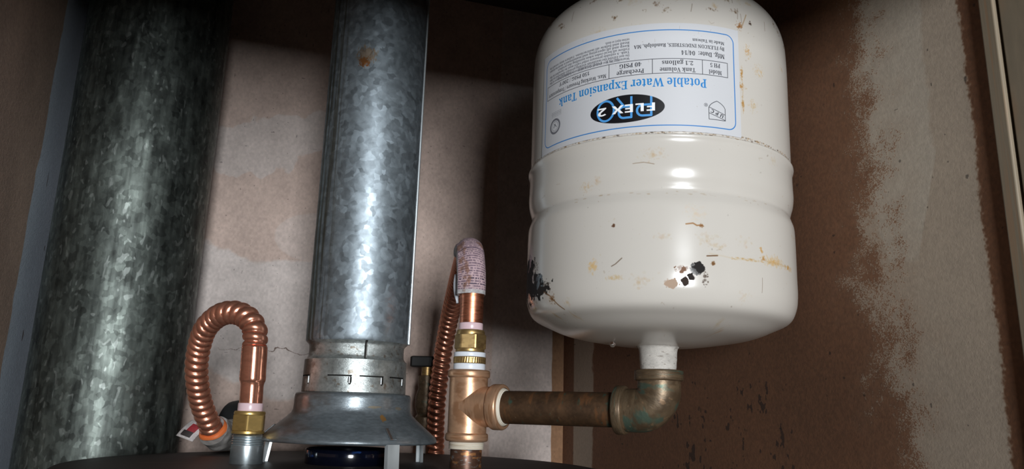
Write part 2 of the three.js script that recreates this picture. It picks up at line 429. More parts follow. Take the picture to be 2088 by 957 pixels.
const zincSheet = std({ map: noiseMap(256, 256, 143, 5, 9, [196, 202, 204], 0.25), metalness: 0.6, roughness: 0.34 });
const rustPipe = std({ map: noiseMap(512, 256, 151, 10, 5, [92, 64, 50], 0.4, [[[170, 116, 70], 0.58, 0.68, 1, 0.8], [[120, 122, 122], 0.6, 0.7, 2, 0.7]]), metalness: 0.5, roughness: 0.4 });
const whitePlastic = phys({ color: 0xdfe3ea, roughness: 0.35, transmission: 0.0, clearcoat: 0.2 });
const pinkPlastic = phys({ color: 0xdcbfc4, roughness: 0.3, clearcoat: 0.2 });
const tape = std({ map: noiseMap(256, 128, 161, 3, 26, [214, 206, 190], 0.22, [[[150, 128, 100], 0.6, 0.75, 1, 0.6]]), roughness: 0.6 });
const navy = phys({ map: noiseMap(512, 128, 171, 14, 4, [7, 10, 22], 0.4, [[[30, 62, 120], 0.74, 0.82, 1, 0.7]]), roughness: 0.12, clearcoat: 0.6, clearcoatRoughness: 0.08 });
const heaterTop = std({ map: noiseMap(512, 512, 181, 12, 12, [38, 30, 27], 0.5, [[[92, 78, 66], 0.7, 0.78, 4, 0.5]]), roughness: 0.6 });
const heaterJacket = std({ color: 0x4d4a46, roughness: 0.5 });

// ---------------------------------------------------------------- large galvanised duct on the left
{
  const t = thing('large_duct', 'wide dark weathered galvanized duct standing at the far left beside the wall', 'duct', [-0.4295, 0, -0.83]);
  part('shell', lathe([[0.0772, 0], [0.0772, 1.42], [0.0772, 2.105]], { seg: 128, v0: 1.42, v1: 2.105 }), galvDark, t);
  const seam = new RoundedBoxGeometry(0.006, 2.1, 0.0018, 2, 0.0008); seam.rotateY(170 * deg); seam.translate(Math.sin(170 * deg) * 0.0777, 1.05, Math.cos(170 * deg) * 0.0777);
  part('lock_seam', seam, galvDark, t);
}

// ---------------------------------------------------------------- water heater
const VX = -0.1372, VZ = -0.69, HT = 1.453;
{
  const t = thing('water_heater', 'black topped water heater tank under the vent hood with a glossy navy flue collar', 'water heater', [VX, 0, VZ]);
  part('jacket', lathe([[0, 0.06], [0.228, 0.06], [0.23, 0.064], [0.23, 1.42], [0.2295, 1.425]], { seg: 96 }), heaterJacket, t);
  for (const a of [30, 150, 270]) part('foot', new THREE.CylinderGeometry(0.018, 0.014, 0.06, 20), heaterJacket, t, [Math.sin(a * deg) * 0.18, 0.03, Math.cos(a * deg) * 0.18]);
  part('top_cover', lathe([[0.2305, 1.425], [0.2305, 1.444], [0.229, 1.449], [0.225, 1.4515], [0.2, 1.452], [0.06, HT], [0.034, HT]], { seg: 128, crease: 60 }), heaterTop, t);
  part('flue_collar', lathe([[0.0372, HT], [0.0378, HT + 0.0006], [0.0378, 1.4647], [0.0372, 1.4657], [0.0362, 1.466], [0.0352, 1.4655], [0.0348, 1.464], [0.0348, 1.42]], { seg: 96, crease: 50 }), navy, t, undefined, 'glossy navy blue steel collar');
  part('flue_mouth', lathe([[0.0348, 1.42], [0, 1.42]].reverse().map(([r, y]) => [r, y]), { seg: 48, v0: 1.4, v1: 1.5 }), darkInside, t);
}

// ---------------------------------------------------------------- draft hood
{
  const t = thing('draft_hood', 'flared sheet steel draft hood on thin legs under the round vent pipe', 'draft hood', [VX, HT, VZ]);
  const b = HT, out = [[0.0752, 1.4722], [0.0756, 1.4728], [0.0756, 1.4738], [0.0745, 1.4762], [0.0660, 1.4835], [0.0560, 1.4920], [0.0525, 1.4955], [0.0511, 1.4985], [0.0508, 1.5025], [0.0507, 1.5085], [0.0503, 1.5112], [0.0493, 1.5126], [0.0472, 1.5130], [0.0466, 1.5130]];
  const inn = out.slice().reverse().map(([r, y]) => [r - 0.0011, y - 0.0007]);
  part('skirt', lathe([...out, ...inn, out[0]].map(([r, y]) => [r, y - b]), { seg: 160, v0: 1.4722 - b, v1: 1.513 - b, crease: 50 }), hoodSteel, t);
  const leg = (a, r0, w, r1) => {
    // pressed channel leg: riveted tab on the skirt, then straight down
    const s = new THREE.Shape(); const h = w / 2, d = 0.0035;
    s.moveTo(-h, -d); s.lineTo(-h + 0.001, 0); s.lineTo(h - 0.001, 0); s.lineTo(h, -d); s.lineTo(h - 0.0009, -d); s.lineTo(h - 0.0016, -0.0008); s.lineTo(-h + 0.0016, -0.0008); s.lineTo(-h + 0.0009, -d);
    const g = new THREE.ExtrudeGeometry(s, { depth: 1.4725 - HT, bevelEnabled: false, steps: 1 });
    g.rotateX(-Math.PI / 2);   // shape plane becomes the floor plane, depth becomes height
    const p = g.attributes.position;
    for (let i = 0; i < p.count; i++) { const y = p.getY(i), k = y / (1.4725 - HT); p.setZ(i, -p.getZ(i) * 1.0 + r1 + (r0 - r1) * k - 0); }
    g.computeVertexNormals(); g.rotateY(a * deg);
    return g;
  };
  const mk = (a, r0, r1, w) => {
    const L = part('leg', leg(a, r0, w, r1), zincSheet, t);
    const tab = new RoundedBoxGeometry(w * 0.5, 0.0130, 0.0012, 2, 0.0005);
    tab.rotateX(-48.5 * deg); tab.translate(0, 1.4805 - HT, 0.0712); tab.rotateY(a * deg);
    part('tab', tab, hoodSteel, L);
  };
  mk(38, 0.0765, 0.0775, 0.0125); mk(-86, 0.0715, 0.0745, 0.0125); mk(128, 0.0735, 0.074, 0.0085);
}

// ---------------------------------------------------------------- round vent pipe
{
  const B = 1.5131, t = thing('vent_pipe', 'round galvanized vent pipe with a small rust spot rising from the draft hood', 'vent pipe', [VX, B, VZ]);
  const prof = [[0.0449, 1.5572], [0.0455, 1.5585], [0.0457, 1.562], [0.0459, 1.8], [0.0462, 2.105]].map(([r, y]) => [r, y - B]);
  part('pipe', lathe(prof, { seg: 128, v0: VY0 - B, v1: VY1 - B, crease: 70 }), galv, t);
  // folded lock seam on the right
  { const a = 95 * deg, g = new RoundedBoxGeometry(0.0062, 2.104 - 1.5575, 0.0022, 3, 0.0009); g.rotateY(a); g.translate(Math.sin(a) * 0.0461, (2.104 + 1.5575) / 2 - B, Math.cos(a) * 0.0461);
    part('lock_seam', g, zincSheet, t, undefined, 'bright folded seam'); }
  // crimped neck
  const neck = smooth([[0.0449, 1.5572], [0.0438, 1.5562], [0.0424, 1.5545], [0.0420, 1.5515], [0.0420, 1.5480], [0.0424, 1.5445], [0.0436, 1.5425], [0.0448, 1.5412]], 36).reverse().map(([r, y]) => [r, y - B]);
  part('neck', lathe(neck, { seg: 128, skip: (a, y) => Math.abs(a - 20.7) < 0.7, crease: 70 }), collarSteel, t);
  { const g = new RoundedBoxGeometry(0.0012, 0.0135, 0.0016, 2, 0.0005); const a = 22.2 * deg; g.rotateY(a); g.translate(Math.sin(a) * 0.0422, 1.5488 - B, Math.cos(a) * 0.0422); part('neck_seam', g, collarSteel, t); }
  // twist-lock collar with punched slots
  const rows = [[0.0452, 1.5131]]; for (let i = 1; i <= 70; i++) rows.push([0.0456 - 0.0006 * (i / 70), 1.5131 + i * 0.0004]);
  rows.push([0.0446, 1.5414]);
  const slots = [8, 43, 78, -46, 120, 160, -90, -130];
  const inSlot = (a, y) => slots.some(e => {
    const d = e - a;
    if (d < 0 || d > 27) return false;
    const hook = d < 4.2 && Math.hypot((d - 2.1) / 2.1, (y - 1.5235) / 0.0042) < 1;
    return hook || (y > 1.5262 && y < 1.5273);
  });
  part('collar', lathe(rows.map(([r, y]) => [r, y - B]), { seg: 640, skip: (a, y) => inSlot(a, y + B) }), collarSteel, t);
  part('inner_liner', lathe([[0.0415, 1.5135 - B], [0.0415, 1.5575 - B]], { seg: 64 }), darkInside, t);
  for (const e of slots) { // lifted tongue in each slot's wide end
    const a = (e - 2.6) * deg, g = new RoundedBoxGeometry(0.0013, 0.0062, 0.0022, 2, 0.0005); g.rotateY(a); g.translate(Math.sin(a) * 0.0446, 1.5234 - B, Math.cos(a) * 0.0446);
    part('lock_tongue', g, zincSheet, t);
  }
}

// ---------------------------------------------------------------- white expansion tank
const TX = 0.1146, TB = 1.5345, TZ = -0.585;
{
  const t = thing('expansion_tank', 'large white steel expansion tank with a label upside down and rust stains', 'expansion tank', [TX, TB, TZ]);
  t.rotation.z = -Math.atan(0.0105);
  const v0 = 1.54 - TB, v1 = 1.87 - TB;
  const cv = document.createElement('canvas'); cv.width = 2048; cv.height = 1048;
  const x = cv.getContext('2d'), px = a => (a + 180) / 360 * 2048, py = y => 1048 - (y - 1.54) / 0.33 * 1048;
  x.fillStyle = '#c4beb6'; x.fillRect(0, 0, 2048, 1048);
  const rc = document.createElement('canvas'); rc.width = 2048; rc.height = 1048;   // gloss: paint shiny, bare rust dull
  const q = rc.getContext('2d'); q.fillStyle = 'rgb(52,52,52)'; q.fillRect(0, 0, 2048, 1048); q.fillStyle = 'rgb(215,215,215)';
  const R = rng(77);
  const blotch = (a, y, w, h, col, al, n = 40, rough = 1) => {   // cluster of small irregular flecks
    x.fillStyle = col;
    for (let i = 0; i < n; i++) {
      const q = Math.pow(R(), 0.8), th = R() * 6.283, X = px(a) + Math.cos(th) * q * w * 3175, Y = py(y) + Math.sin(th) * q * h * 3175, r = (0.5 + R() * 2.4 * rough) * (1.15 - q * 0.6);
      x.globalAlpha = al * (0.4 + 0.6 * R()); x.beginPath(); x.ellipse(X, Y, r * (0.6 + R()), r * (0.6 + R()), R() * 3, 0, 6.3); x.fill();
    }
    x.globalAlpha = 1;
  };
  const stroke = (pts, col, wd, al = 1) => { x.strokeStyle = col; x.lineWidth = wd; x.globalAlpha = al; x.lineCap = 'round'; x.beginPath(); pts.forEach(([a, y], i) => i ? x.lineTo(px(a), py(y)) : x.moveTo(px(a), py(y))); x.stroke(); x.globalAlpha = 1; };
  // torn-edged patch of bare rusty steel
  const ragged = (a, y, ra, ry, col, seed, k = 1.5, f = 130) => {
    x.fillStyle = col; x.globalAlpha = 1;
    for (let Y = Math.floor(py(y + ry * 1.7)); Y < py(y - ry * 1.7); Y++) for (let X = Math.floor(px(a - ra * 1.7)); X < px(a + ra * 1.7); X++) {
      const d = Math.hypot((X - px(a)) / (ra * 5.69), (Y - py(y)) / (ry * 3175)) + (fbm(X / 3175 * f, Y / 3175 * f, seed, 4) - 0.5) * k * 1.6;
      if (d < 0.72) { x.fillRect(X, Y, 1, 1); q.fillRect(X, Y, 1, 1); }
    }
  };
  // overall small dirt
  for (let i = 0; i < 500; i++) { x.globalAlpha = 0.10 + 0.35 * R() * R(); x.fillStyle = ['#8a6f52', '#6b5a4a', '#4a4038', '#a98a5e'][Math.floor(R() * 4)]; x.beginPath(); const r = 0.5 + 1.6 * R() * R(); x.ellipse(R() * 2048, R() * 1048, r * (1 + R()), r, R() * 3, 0, 6.3); x.fill(); }
  for (let i = 0; i < 46; i++) blotch(-100 + 190 * R(), 1.55 + 0.3 * R(), 0.003 + 0.006 * R(), 0.002 + 0.004 * R(), '#b08e62', 0.13, 26, 1.6);
  for (let i = 0; i < 34; i++) { const a = -90 + 180 * R(), y = 1.56 + 0.28 * R(); stroke([[a, y], [a + (R() - 0.5) * 3, y + (R() - 0.5) * 0.004], [a + (R() - 0.5) * 5, y + (R() - 0.5) * 0.006]], '#7b6248', 0.8, 0.35 + 0.3 * R()); }
  // rust-black patch low on the left
  blotch(-80, 1.600, 0.010, 0.017, '#140f0c', 1, 700, 2.2); blotch(-68, 1.592, 0.009, 0.007, '#140f0c', 1, 420, 1.8); blotch(-62, 1.5875, 0.008, 0.005, '#2a1c14', 0.85, 90); blotch(-84, 1.609, 0.006, 0.010, '#15100e', 0.9, 160, 1.5); blotch(-72, 1.605, 0.008, 0.006, '#3a2a20', 0.7, 60);
  ragged(-90, 1.600, 19, 0.021, '#15100d', 301, 1.2, 150); ragged(-84, 1.594, 12, 0.014, '#15100d', 307, 1.5, 220); ragged(-72, 1.591, 12, 0.0095, '#120d0b', 303, 1.6, 200); ragged(-65, 1.586, 6, 0.005, '#1c130e', 305, 1.4, 300);
  stroke([[-63, 1.5845], [-59, 1.581], [-55, 1.574], [-53, 1.571]], '#6b4a2a', 3, 0.75); blotch(-58, 1.579, 0.005, 0.005, '#6e4c2c', 0.6, 50);
  blotch(-75, 1.578, 0.012, 0.004, '#9a7a58', 0.3, 60);
  // dark flakes in the middle
  blotch(3.3, 1.5948, 0.0048, 0.0042, '#140f0d', 0.95, 260, 1.2); blotch(-1.6, 1.5862, 0.0028, 0.0038, '#2b1d15', 0.9, 120); blotch(-2.4, 1.593, 0.0045, 0.0036, '#6b4c38', 0.6, 110); blotch(-6, 1.5848, 0.006, 0.003, '#8a6a52', 0.4, 90); blotch(6.2, 1.588, 0.0022, 0.005, '#3a2a20', 0.7, 24); blotch(1.0, 1.5888, 0.003, 0.0022, '#4a3024', 0.8, 50);
  ragged(3.4, 1.5952, 2.6, 0.0048, '#120d0b', 311, 0.8, 300); ragged(1.0, 1.5895, 1.5, 0.003, '#1c1310', 313, 0.9, 300); ragged(-1.2, 1.5862, 1.6, 0.0032, '#2b1d15', 315, 0.9, 300); ragged(-2.2, 1.5938, 2.6, 0.0036, '#7a5a46', 317, 1.2, 300); ragged(-6, 1.5848, 3.4, 0.0028, '#a8907c', 319, 1.3, 300);
  stroke([[-0.6, 1.6245], [2, 1.6252], [3.4, 1.6238], [5.5, 1.6242]], '#8f6132', 3, 0.85); blotch(5.2, 1.6238, 0.0016, 0.0014, '#7a4e26', 0.8, 16);
  stroke([[7, 1.6036], [11.1, 1.6043]], '#5f4026', 2.6, 0.9); blotch(9.2, 1.599, 0.0014, 0.0012, '#6e4c2c', 0.8, 16);
  blotch(3, 1.632, 0.010, 0.007, '#c9ae8a', 0.14, 70, 1.5);
  stroke([[8, 1.6055], [18.6, 1.6031], [30, 1.6041], [40, 1.6035], [51, 1.6061]], '#b98f56', 3, 0.14); for (let i = 0; i < 90; i++) { const k = R(); x.globalAlpha = 0.5 * R(); x.fillStyle = '#b08a50'; x.beginPath(); x.ellipse(px(16 + 36 * k), py(1.6035 + 0.002 * k + (R() - 0.5) * 0.0016), 1.6 + 3 * R(), 1 + R(), 0, 0, 6.3); x.fill(); } x.globalAlpha = 1; blotch(38, 1.606, 0.014, 0.005, '#c39a5e', 0.34, 130, 1.6); blotch(50, 1.6045, 0.008, 0.0022, '#b98a4c', 0.5, 60); blotch(31, 1.612, 0.002, 0.002, '#b98a4c', 0.7, 14); blotch(32, 1.6065, 0.004, 0.0016, '#a97c44', 0.5, 30);
  stroke([[31, 1.593], [31, 1.583]], '#6b5a4a', 1.2, 0.7);
  blotch(-27.5, 1.6244, 0.0016, 0.001, '#5f4232', 0.9, 14);
  stroke([[-28.1, 1.5965], [-26.5, 1.598], [-24.1, 1.6017]], '#5a4636', 2, 0.75);
  blotch(-35.8, 1.5972, 0.004, 0.006, '#c9a672', 0.4, 80, 1.4); blotch(-26.6, 1.5887, 0.008, 0.002, '#b99a6c', 0.3, 60);
  blotch(-40, 1.655, 0.006, 0.004, '#b9976a', 0.3, 60); blotch(-12, 1.6725, 0.012, 0.006, '#b9a080', 0.25, 80, 1.4);
  stroke([[-20, 1.667], [-16, 1.6675], [-12, 1.666]], '#7a6048', 1.6, 0.6);
  // dirt line caught on the seam and the groove
  for (let i = 0; i < 520; i++) { const a = -95 + 185 * R(); x.globalAlpha = 0.25 + 0.45 * R(); x.fillStyle = ['#6e5236', '#8a6840', '#3d3128'][Math.floor(R() * 3)]; x.beginPath(); const r = 0.6 + 1.3 * R(); x.ellipse(px(a), py(1.6885 + (R() - 0.35) * 0.003), r * (1 + 1.5 * R()), r, 0, 0, 6.3); x.fill(); }
  for (let i = 0; i < 70; i++) { const a = -95 + 185 * R(); x.globalAlpha = 0.3 * R(); x.fillStyle = '#8a6840'; x.beginPath(); x.ellipse(px(a), py(1.6465 + (R() - 0.5) * 0.003), 2 + 4 * R(), 1.2, 0, 0, 6.3); x.fill(); }
  x.globalAlpha = 1;
  // rust runs beside the label and above it
  stroke([[24.6, 1.742], [24.2, 1.735], [24.9, 1.728], [24.2, 1.718], [24.5, 1.708]], '#a97f48', 2, 0.3); blotch(24.3, 1.738, 0.0012, 0.006, '#a97f48', 0.6, 40); blotch(24.5, 1.716, 0.001, 0.007, '#a97f48', 0.5, 40); blotch(23.6, 1.728, 0.006, 0.003, '#a97c44', 0.6, 50); blotch(27.8, 1.757, 0.004, 0.006, '#b98f5c', 0.45, 70); blotch(34, 1.745, 0.007, 0.006, '#c0a070', 0.35, 70); blotch(30, 1.715, 0.006, 0.006, '#b99a6c', 0.35, 60);
  blotch(24, 1.775, 0.004, 0.004, '#8a5a30', 0.7, 40); blotch(30, 1.78, 0.002, 0.002, '#3a2a20', 0.8, 20); stroke([[25, 1.774], [28, 1.786]], '#8f6a40', 2.4, 0.6);
  for (let i = 0; i < 26; i++) blotch(-80 + 150 * R(), 1.775 + 0.05 * R(), 0.002 + 0.004 * R(), 0.001 + 0.003 * R(), '#5f4630', 0.45, 18);
  for (let i = 0; i < 10; i++) { const a = -70 + 110 * R(), y = 1.775 + 0.03 * R(); stroke([[a, y], [a + 1.5 * (R() - 0.5), y + 0.012 * R()]], '#5a4636', 1.2, 0.6); }
  const paint = phys({ map: canvasTexture(cv), roughnessMap: canvasTexture(rc, false), roughness: 1, specularIntensity: 1 });
  const rel = p => p.map(([r, y]) => [r, y - TB]);
  const lower = [...smooth([[0.0165, 1.5525], [0.03, 1.5532], [0.05, 1.5560], [0.072, 1.5603], [0.086, 1.5658], [0.0972, 1.5718], [0.1013, 1.5800], [0.1026, 1.5890], [0.1027, 1.6030], [0.1027, 1.6330], [0.1023, 1.6405], [0.1008, 1.6455], [0.0998, 1.6490], [0.1006, 1.6530], [0.1022, 1.6585], [0.1029, 1.6640], [0.1028, 1.6720], [0.1027, 1.6800], [0.1030, 1.6835], [0.1038, 1.6858]], 110), [0.1040, 1.6868], [0.1036, 1.6876], [0.1024, 1.6878]];
  part('lower_shell', lathe(rel(lower), { seg: 192, v0, v1, crease: 60 }), paint, t);
  const upper = smooth([[0.1020, 1.6876], [0.1022, 1.6900], [0.1023, 1.7000], [0.1024, 1.7400], [0.1024, 1.7745], [0.1014, 1.7900], [0.0978, 1.8020], [0.0905, 1.8120], [0.0775, 1.8200], [0.0550, 1.8260], [0.0250, 1.8290], [0.0, 1.8295]], 90);
  part('upper_shell', lathe(rel(upper), { seg: 192, v0, v1, crease: 60 }), paint, t);
  // threaded connection, painted over, with ragged sealant
  const stubMap = noiseMap(512, 256, 191, 14, 6, [206, 200, 192], 0.18, [[[140, 130, 120], 0.64, 0.78, 2, 0.6]]);
  const stub = std({ map: stubMap, roughness: 0.45, bumpMap: bumpFor(3, 1), bumpScale: 0.0008 });
  part('connection_stub', lathe(rel([[0.0108, 1.5349], [0.0134, 1.5349], [0.0138, 1.5375], [0.0139, 1.5410], [0.0142, 1.5430], [0.0143, 1.5480], [0.0148, 1.5510], [0.0166, 1.5532], [0.0190, 1.5542]]), { seg: 96, crease: 60 }), stub, t, undefined, 'white painted threaded connection');

  // printed label, upside down on the shell: angle -68..23 degrees, height 1.688..1.7705
  const A0 = -68, A1 = 23, Y0 = 1.6893, Y1 = 1.7705;
  const lc = document.createElement('canvas'); lc.width = 2048; lc.height = 1024;
  const c = lc.getContext('2d'), W = 2048, H = 1024;
  c.fillStyle = '#c6c6c9'; c.fillRect(0, 0, W, H);
  c.save(); c.translate(W, H); c.rotate(Math.PI);
  const lx = a => (A1 - a) / (A1 - A0) * W, ly = y => (y - Y0) / (Y1 - Y0) * H;
  const blue = '#2272ba', ink = '#23242c';
  c.strokeStyle = blue; c.lineWidth = 9; c.beginPath(); c.roundRect(lx(20.5), ly(1.6938), lx(-65.2) - lx(20.5), ly(1.7652) - ly(1.6938), 76); c.stroke();
  const fit = (s, X, Y, w, font, col, align = 'left') => { c.font = font; c.fillStyle = col; c.textAlign = 'left'; const m = c.measureText(s).width; c.save(); c.translate(align === 'center' ? X - w / 2 : X, Y); c.scale(w / m, 1); c.fillText(s, 0, 0); c.restore(); };
  // shield mark with UPC
  { const x0 = lx(15.9), x1 = lx(9.1), y0 = ly(1.6996), y1 = ly(1.7082), y2 = ly(1.7134), xm = (x0 + x1) / 2;
    c.strokeStyle = ink; c.lineWidth = 5; c.beginPath(); c.moveTo(x0, y0); c.lineTo(x1, y0); c.lineTo(x1, y1); c.quadraticCurveTo(x1 - 14, y2 - 26, xm, y2); c.quadraticCurveTo(x0 + 14, y2 - 26, x0, y1); c.closePath(); c.stroke();
    c.beginPath(); c.moveTo(x0, y0 + 4); c.lineTo(x1, y0 + 58); c.moveTo(x0, y0 + 54); c.lineTo(x1, y0 + 112); c.stroke();
    c.save(); c.translate(x0 + 10, y0 + 50); c.rotate(0.36); fit('U P C', 0, 0, 128, 'bold 44px sans-serif', ink); c.restore();
    c.lineWidth = 3; c.beginPath(); c.arc(x1 + 26, y1 + 20, 15, 0, 6.3); c.stroke(); fit('R', x1 + 18, y1 + 29, 16, 'bold 24px sans-serif', ink); }
  // oval mark
  { const cx = (lx(-7.9) + lx(-37.8)) / 2, rx = (lx(-37.8) - lx(-7.9)) / 2, cy = (ly(1.6974) + ly(1.7180)) / 2, ry = (ly(1.7180) - ly(1.6974)) / 2;
    c.save(); c.beginPath(); c.ellipse(cx, cy, rx, ry, 0, 0, 6.3); c.fillStyle = '#0f0e12'; c.fill(); c.clip();
    c.strokeStyle = '#4d95d4'; c.lineWidth = 20; c.lineJoin = 'round';
    const L = cx - rx * 0.66;
    c.beginPath(); c.moveTo(L, cy + 118); c.lineTo(L, cy - 78); c.lineTo(L + 70, cy - 78); c.bezierCurveTo(L + 140, cy - 78, L + 140, cy + 22, L + 70, cy + 22); c.lineTo(L, cy + 22); c.stroke();
    const M = L + 172; c.beginPath(); c.moveTo(M, cy + 112); c.lineTo(M, cy - 84); c.lineTo(M + 66, cy - 84); c.bezierCurveTo(M + 128, cy - 84, M + 128, cy + 20, M + 66, cy + 20); c.lineTo(M, cy + 20); c.moveTo(M + 62, cy + 20); c.lineTo(M + 130, cy + 112); c.stroke();
    c.beginPath(); c.ellipse(M + 236, cy + 4, 78, 94, 0, 0, 6.3); c.stroke();
    c.restore();
    fit('FLEX 2', cx, cy + 38, rx * 1.6, 'bold 106px sans-serif', '#f2f2f4', 'center'); }
  // round certification mark
  { const cx = lx(-57.6), cy = ly(1.7083), r = 70; c.strokeStyle = '#6d6d74'; c.fillStyle = '#6d6d74'; c.lineWidth = 20; c.beginPath(); c.ellipse(cx, cy, r, r * 0.96, 0, 0, 6.3); c.stroke(); c.lineWidth = 4; c.beginPath(); c.arc(cx, cy, r - 24, 0, 6.3); c.stroke(); c.lineWidth = 9; c.beginPath(); c.moveTo(cx - 24, cy - 10); c.lineTo(cx, cy + 14); c.lineTo(cx + 22, cy - 12); c.moveTo(cx - 8, cy + 16); c.lineTo(cx + 16, cy + 22); c.stroke();
    for (let k = 0; k < 4; k++) { c.globalAlpha = 0.8; for (let i = 0; i < 9; i++) c.fillRect(cx - 90 + i * 17, cy + 96 + k * 15, 8 + (i * 7 + k * 3) % 7, 6); } c.globalAlpha = 1; }
  // title
  fit('Potable Water Expansion Tank', lx(8.5), ly(1.7287), lx(-55.2) - lx(8.5), 'bold 112px serif', '#1278bd');
  // table
  { const y0 = ly(1.7323), y1 = ly(1.7432), xs = [17.5, 6.9, -12.5, -29.8, -64].map(lx); c.strokeStyle = ink; c.lineWidth = 5; c.strokeRect(xs[0], y0, xs[4] - xs[0], y1 - y0);
    for (const X of xs.slice(1, 4)) { c.beginPath(); c.moveTo(X, y0); c.lineTo(X, y1); c.stroke(); }
    const row = (k, a, b, wa, wb, f = 50) => { const m = (xs[k] + xs[k + 1]) / 2; fit(a, m, y0 + 52, wa, `bold ${f}px serif`, ink, 'center'); fit(b, m, y0 + 118, wb, `bold ${f}px serif`, ink, 'center'); };
    row(0, 'Model', 'PH 5', 124, 96, 54); row(1, 'Tank Volume', '2.1 gallons', 312, 274, 56); row(2, 'Precharge', '40 PSIG', 248, 200, 56); row(3, 'Max. Working Pressure / Temperature', '150 PSIG / 200°F', 720, 380, 50); }
  fit('Mfg. Date:  04/14', lx(16.4), ly(1.7494), 400, 'bold 58px serif', ink);
  fit('By FLEXCON INDUSTRIES, Randolph, MA', lx(16.4), ly(1.7548), 812, 'bold 48px serif', ink);
  fit('Made in Taiwan', lx(16.4), ly(1.7590), 300, 'bold 42px serif', ink);
  // warning paragraph and the stamped line
  { const X = lx(-21.4), w = lx(-62.5) - X, lines = ['Warning:  Do not exceed the maximum working pressure of the', 'Do not exceed the maximum working pressure indicated on this', 'Tank. A suitable pressure relief valve must be installed in the', 'Follow all local codes when installing this product.', 'Keep and all operating and maintenance instructions', 'Read and follow all instructions. Failure may result in', 'serious injury or death.'];
    lines.forEach((s, i) => fit(s, X, ly(1.7462) + i * 31, i === 6 ? 230 : i === 3 ? w * 0.86 : w, 'bold 30px serif', '#3d3d46'));
    c.globalAlpha = 0.75; fit('TEST PRESSURE 150PSIG', X + 90, ly(1.7470), 700, 'bold 44px monospace', '#5d5d66'); c.globalAlpha = 1; }
  c.restore();
  { const Q = rng(5); for (let i = 0; i < 90; i++) { c.globalAlpha = 0.12 + 0.3 * Q() * Q(); c.fillStyle = ['#8a6f52', '#6b5a4a', '#a98a5e'][i % 3]; c.beginPath(); const r = 1 + 4 * Q() * Q(); c.ellipse(Q() * W, Q() * H, r * (1 + Q()), r, Q() * 3, 0, 6.3); c.fill(); }
    for (let i = 0; i < 26; i++) { c.globalAlpha = 0.4; c.strokeStyle = '#7b6248'; c.lineWidth = 2; const X = Q() * W, Y = Q() * H * 0.35; c.beginPath(); c.moveTo(X, Y); c.lineTo(X + (Q() - 0.5) * 20, Y + Q() * 40); c.stroke(); } c.globalAlpha = 1; }
  const lt = canvasTexture(lc);
  const paperMat = phys({ map: lt, roughness: 0.42, clearcoat: 0.15, clearcoatRoughness: 0.3 });
  const lp = []; for (let i = 0; i <= 6; i++) lp.push([0.10262 + 0, Y0 + (Y1 - Y0) * i / 6]);
  const lg = lathe([[0.1018, Y0 + 0.0002], ...lp, [0.1018, Y1 - 0.0002]].map(([r, y]) => [r, y - TB]), { seg: 72, a0: A0, a1: A1, crease: 20 });
  { const u = lg.attributes.uv, p = lg.attributes.position; for (let i = 0; i < u.count; i++) { const a = Math.atan2(p.getX(i), p.getZ(i)) / deg; u.setXY(i, (a - A0) / (A1 - A0), clamp((p.getY(i) + TB - Y0) / (Y1 - Y0))); } }
  part('printed_label', lg, paperMat, t, undefined, 'white printed sticker with blue border, black oval mark and a small table, upside down');
}
{ // hanging drop under the tank
  const g = lathe(smooth([[0, -0.0022], [0.0014, -0.0018], [0.0021, -0.0004], [0.0020, 0.0010], [0.0014, 0.0022]], 16).concat([[0, 0.0022]]), { seg: 28 });
  const m = part('water_drop', g, phys({ color: 0xffffff, roughness: 0.02, transmission: 1, thickness: 0.004, ior: 1.33 }), scene, [0.0785, 1.5525, -0.575]);
  m.userData = { label: 'clear water drop hanging under the white tank left of its connection', category: 'water drop' };
}

// ---------------------------------------------------------------- bronze elbow under the tank
const EX = 0.1150, EY = 1.5045, EZ = -0.585, TEX = -0.0333, TEZ = -0.655;
const PD = new THREE.Vector3(TEX - EX, 0, TEZ - EZ).normalize();   // from elbow towards the tee
const along = (g) => { g.rotateZ(Math.PI / 2); g.rotateY(Math.atan2(PD.z, -PD.x)); return g; };  // y axis -> PD
{
  const t = thing('elbow_fitting', 'old bronze pipe elbow with green patina under the white tank', 'pipe elbow', [EX, EY, EZ]);
  const pts = [], r = 0.0165;
  pts.push(PD.clone().multiplyScalar(0.031));
  for (let i = 0; i <= 8; i++) { const q = i / 8 * Math.PI / 2; pts.push(PD.clone().multiplyScalar(r * (1 - Math.sin(q))).add(new THREE.Vector3(0, r * (1 - Math.cos(q)), 0))); }
  pts.push(new THREE.Vector3(0, 0.026, 0));
  part('body', sweep(pts, (s, a, L) => 0.0160 + 0.0006 * Math.sin(Math.PI * s / L), { rings: 40, seg: 40 }), oldBronze, t);
  const bead = hollow(0.0186, 0.0133, 0, 0.0082, 0.0014);
  part('rim', lathe(bead.map(([q, y]) => [q, y + 0.0222]), { seg: 64, crease: 60 }), oldBronze, t);
  part('rim', along(lathe(bead.map(([q, y]) => [q, y + 0.0255]), { seg: 64, crease: 60 })), oldBronze, t);
}
// ---------------------------------------------------------------- dark brass pipe between tee and elbow
{
  const D = Math.hypot(TEX - EX, TEZ - EZ), a = 0.0330, b = D - 0.0315;
  const t = thing('pipe_nipple', 'dark tarnished brass pipe running level from bronze tee to elbow', 'pipe', [EX, EY, EZ]);
  part('pipe', along(lathe([[0, a], [0.01335, a], [0.01335, a + 0.02], [0.01335, b]].concat([[0, b]]), { seg: 64 })), darkBrass, t);
  part('thread_tape', along(lathe([[0.0134, b - 0.0046], [0.0142, b - 0.0042], [0.0150, b - 0.0030], [0.0156, b - 0.0016], [0.0156, b]], { seg: 64 })), tape, t, undefined, 'white thread sealing tape');
}
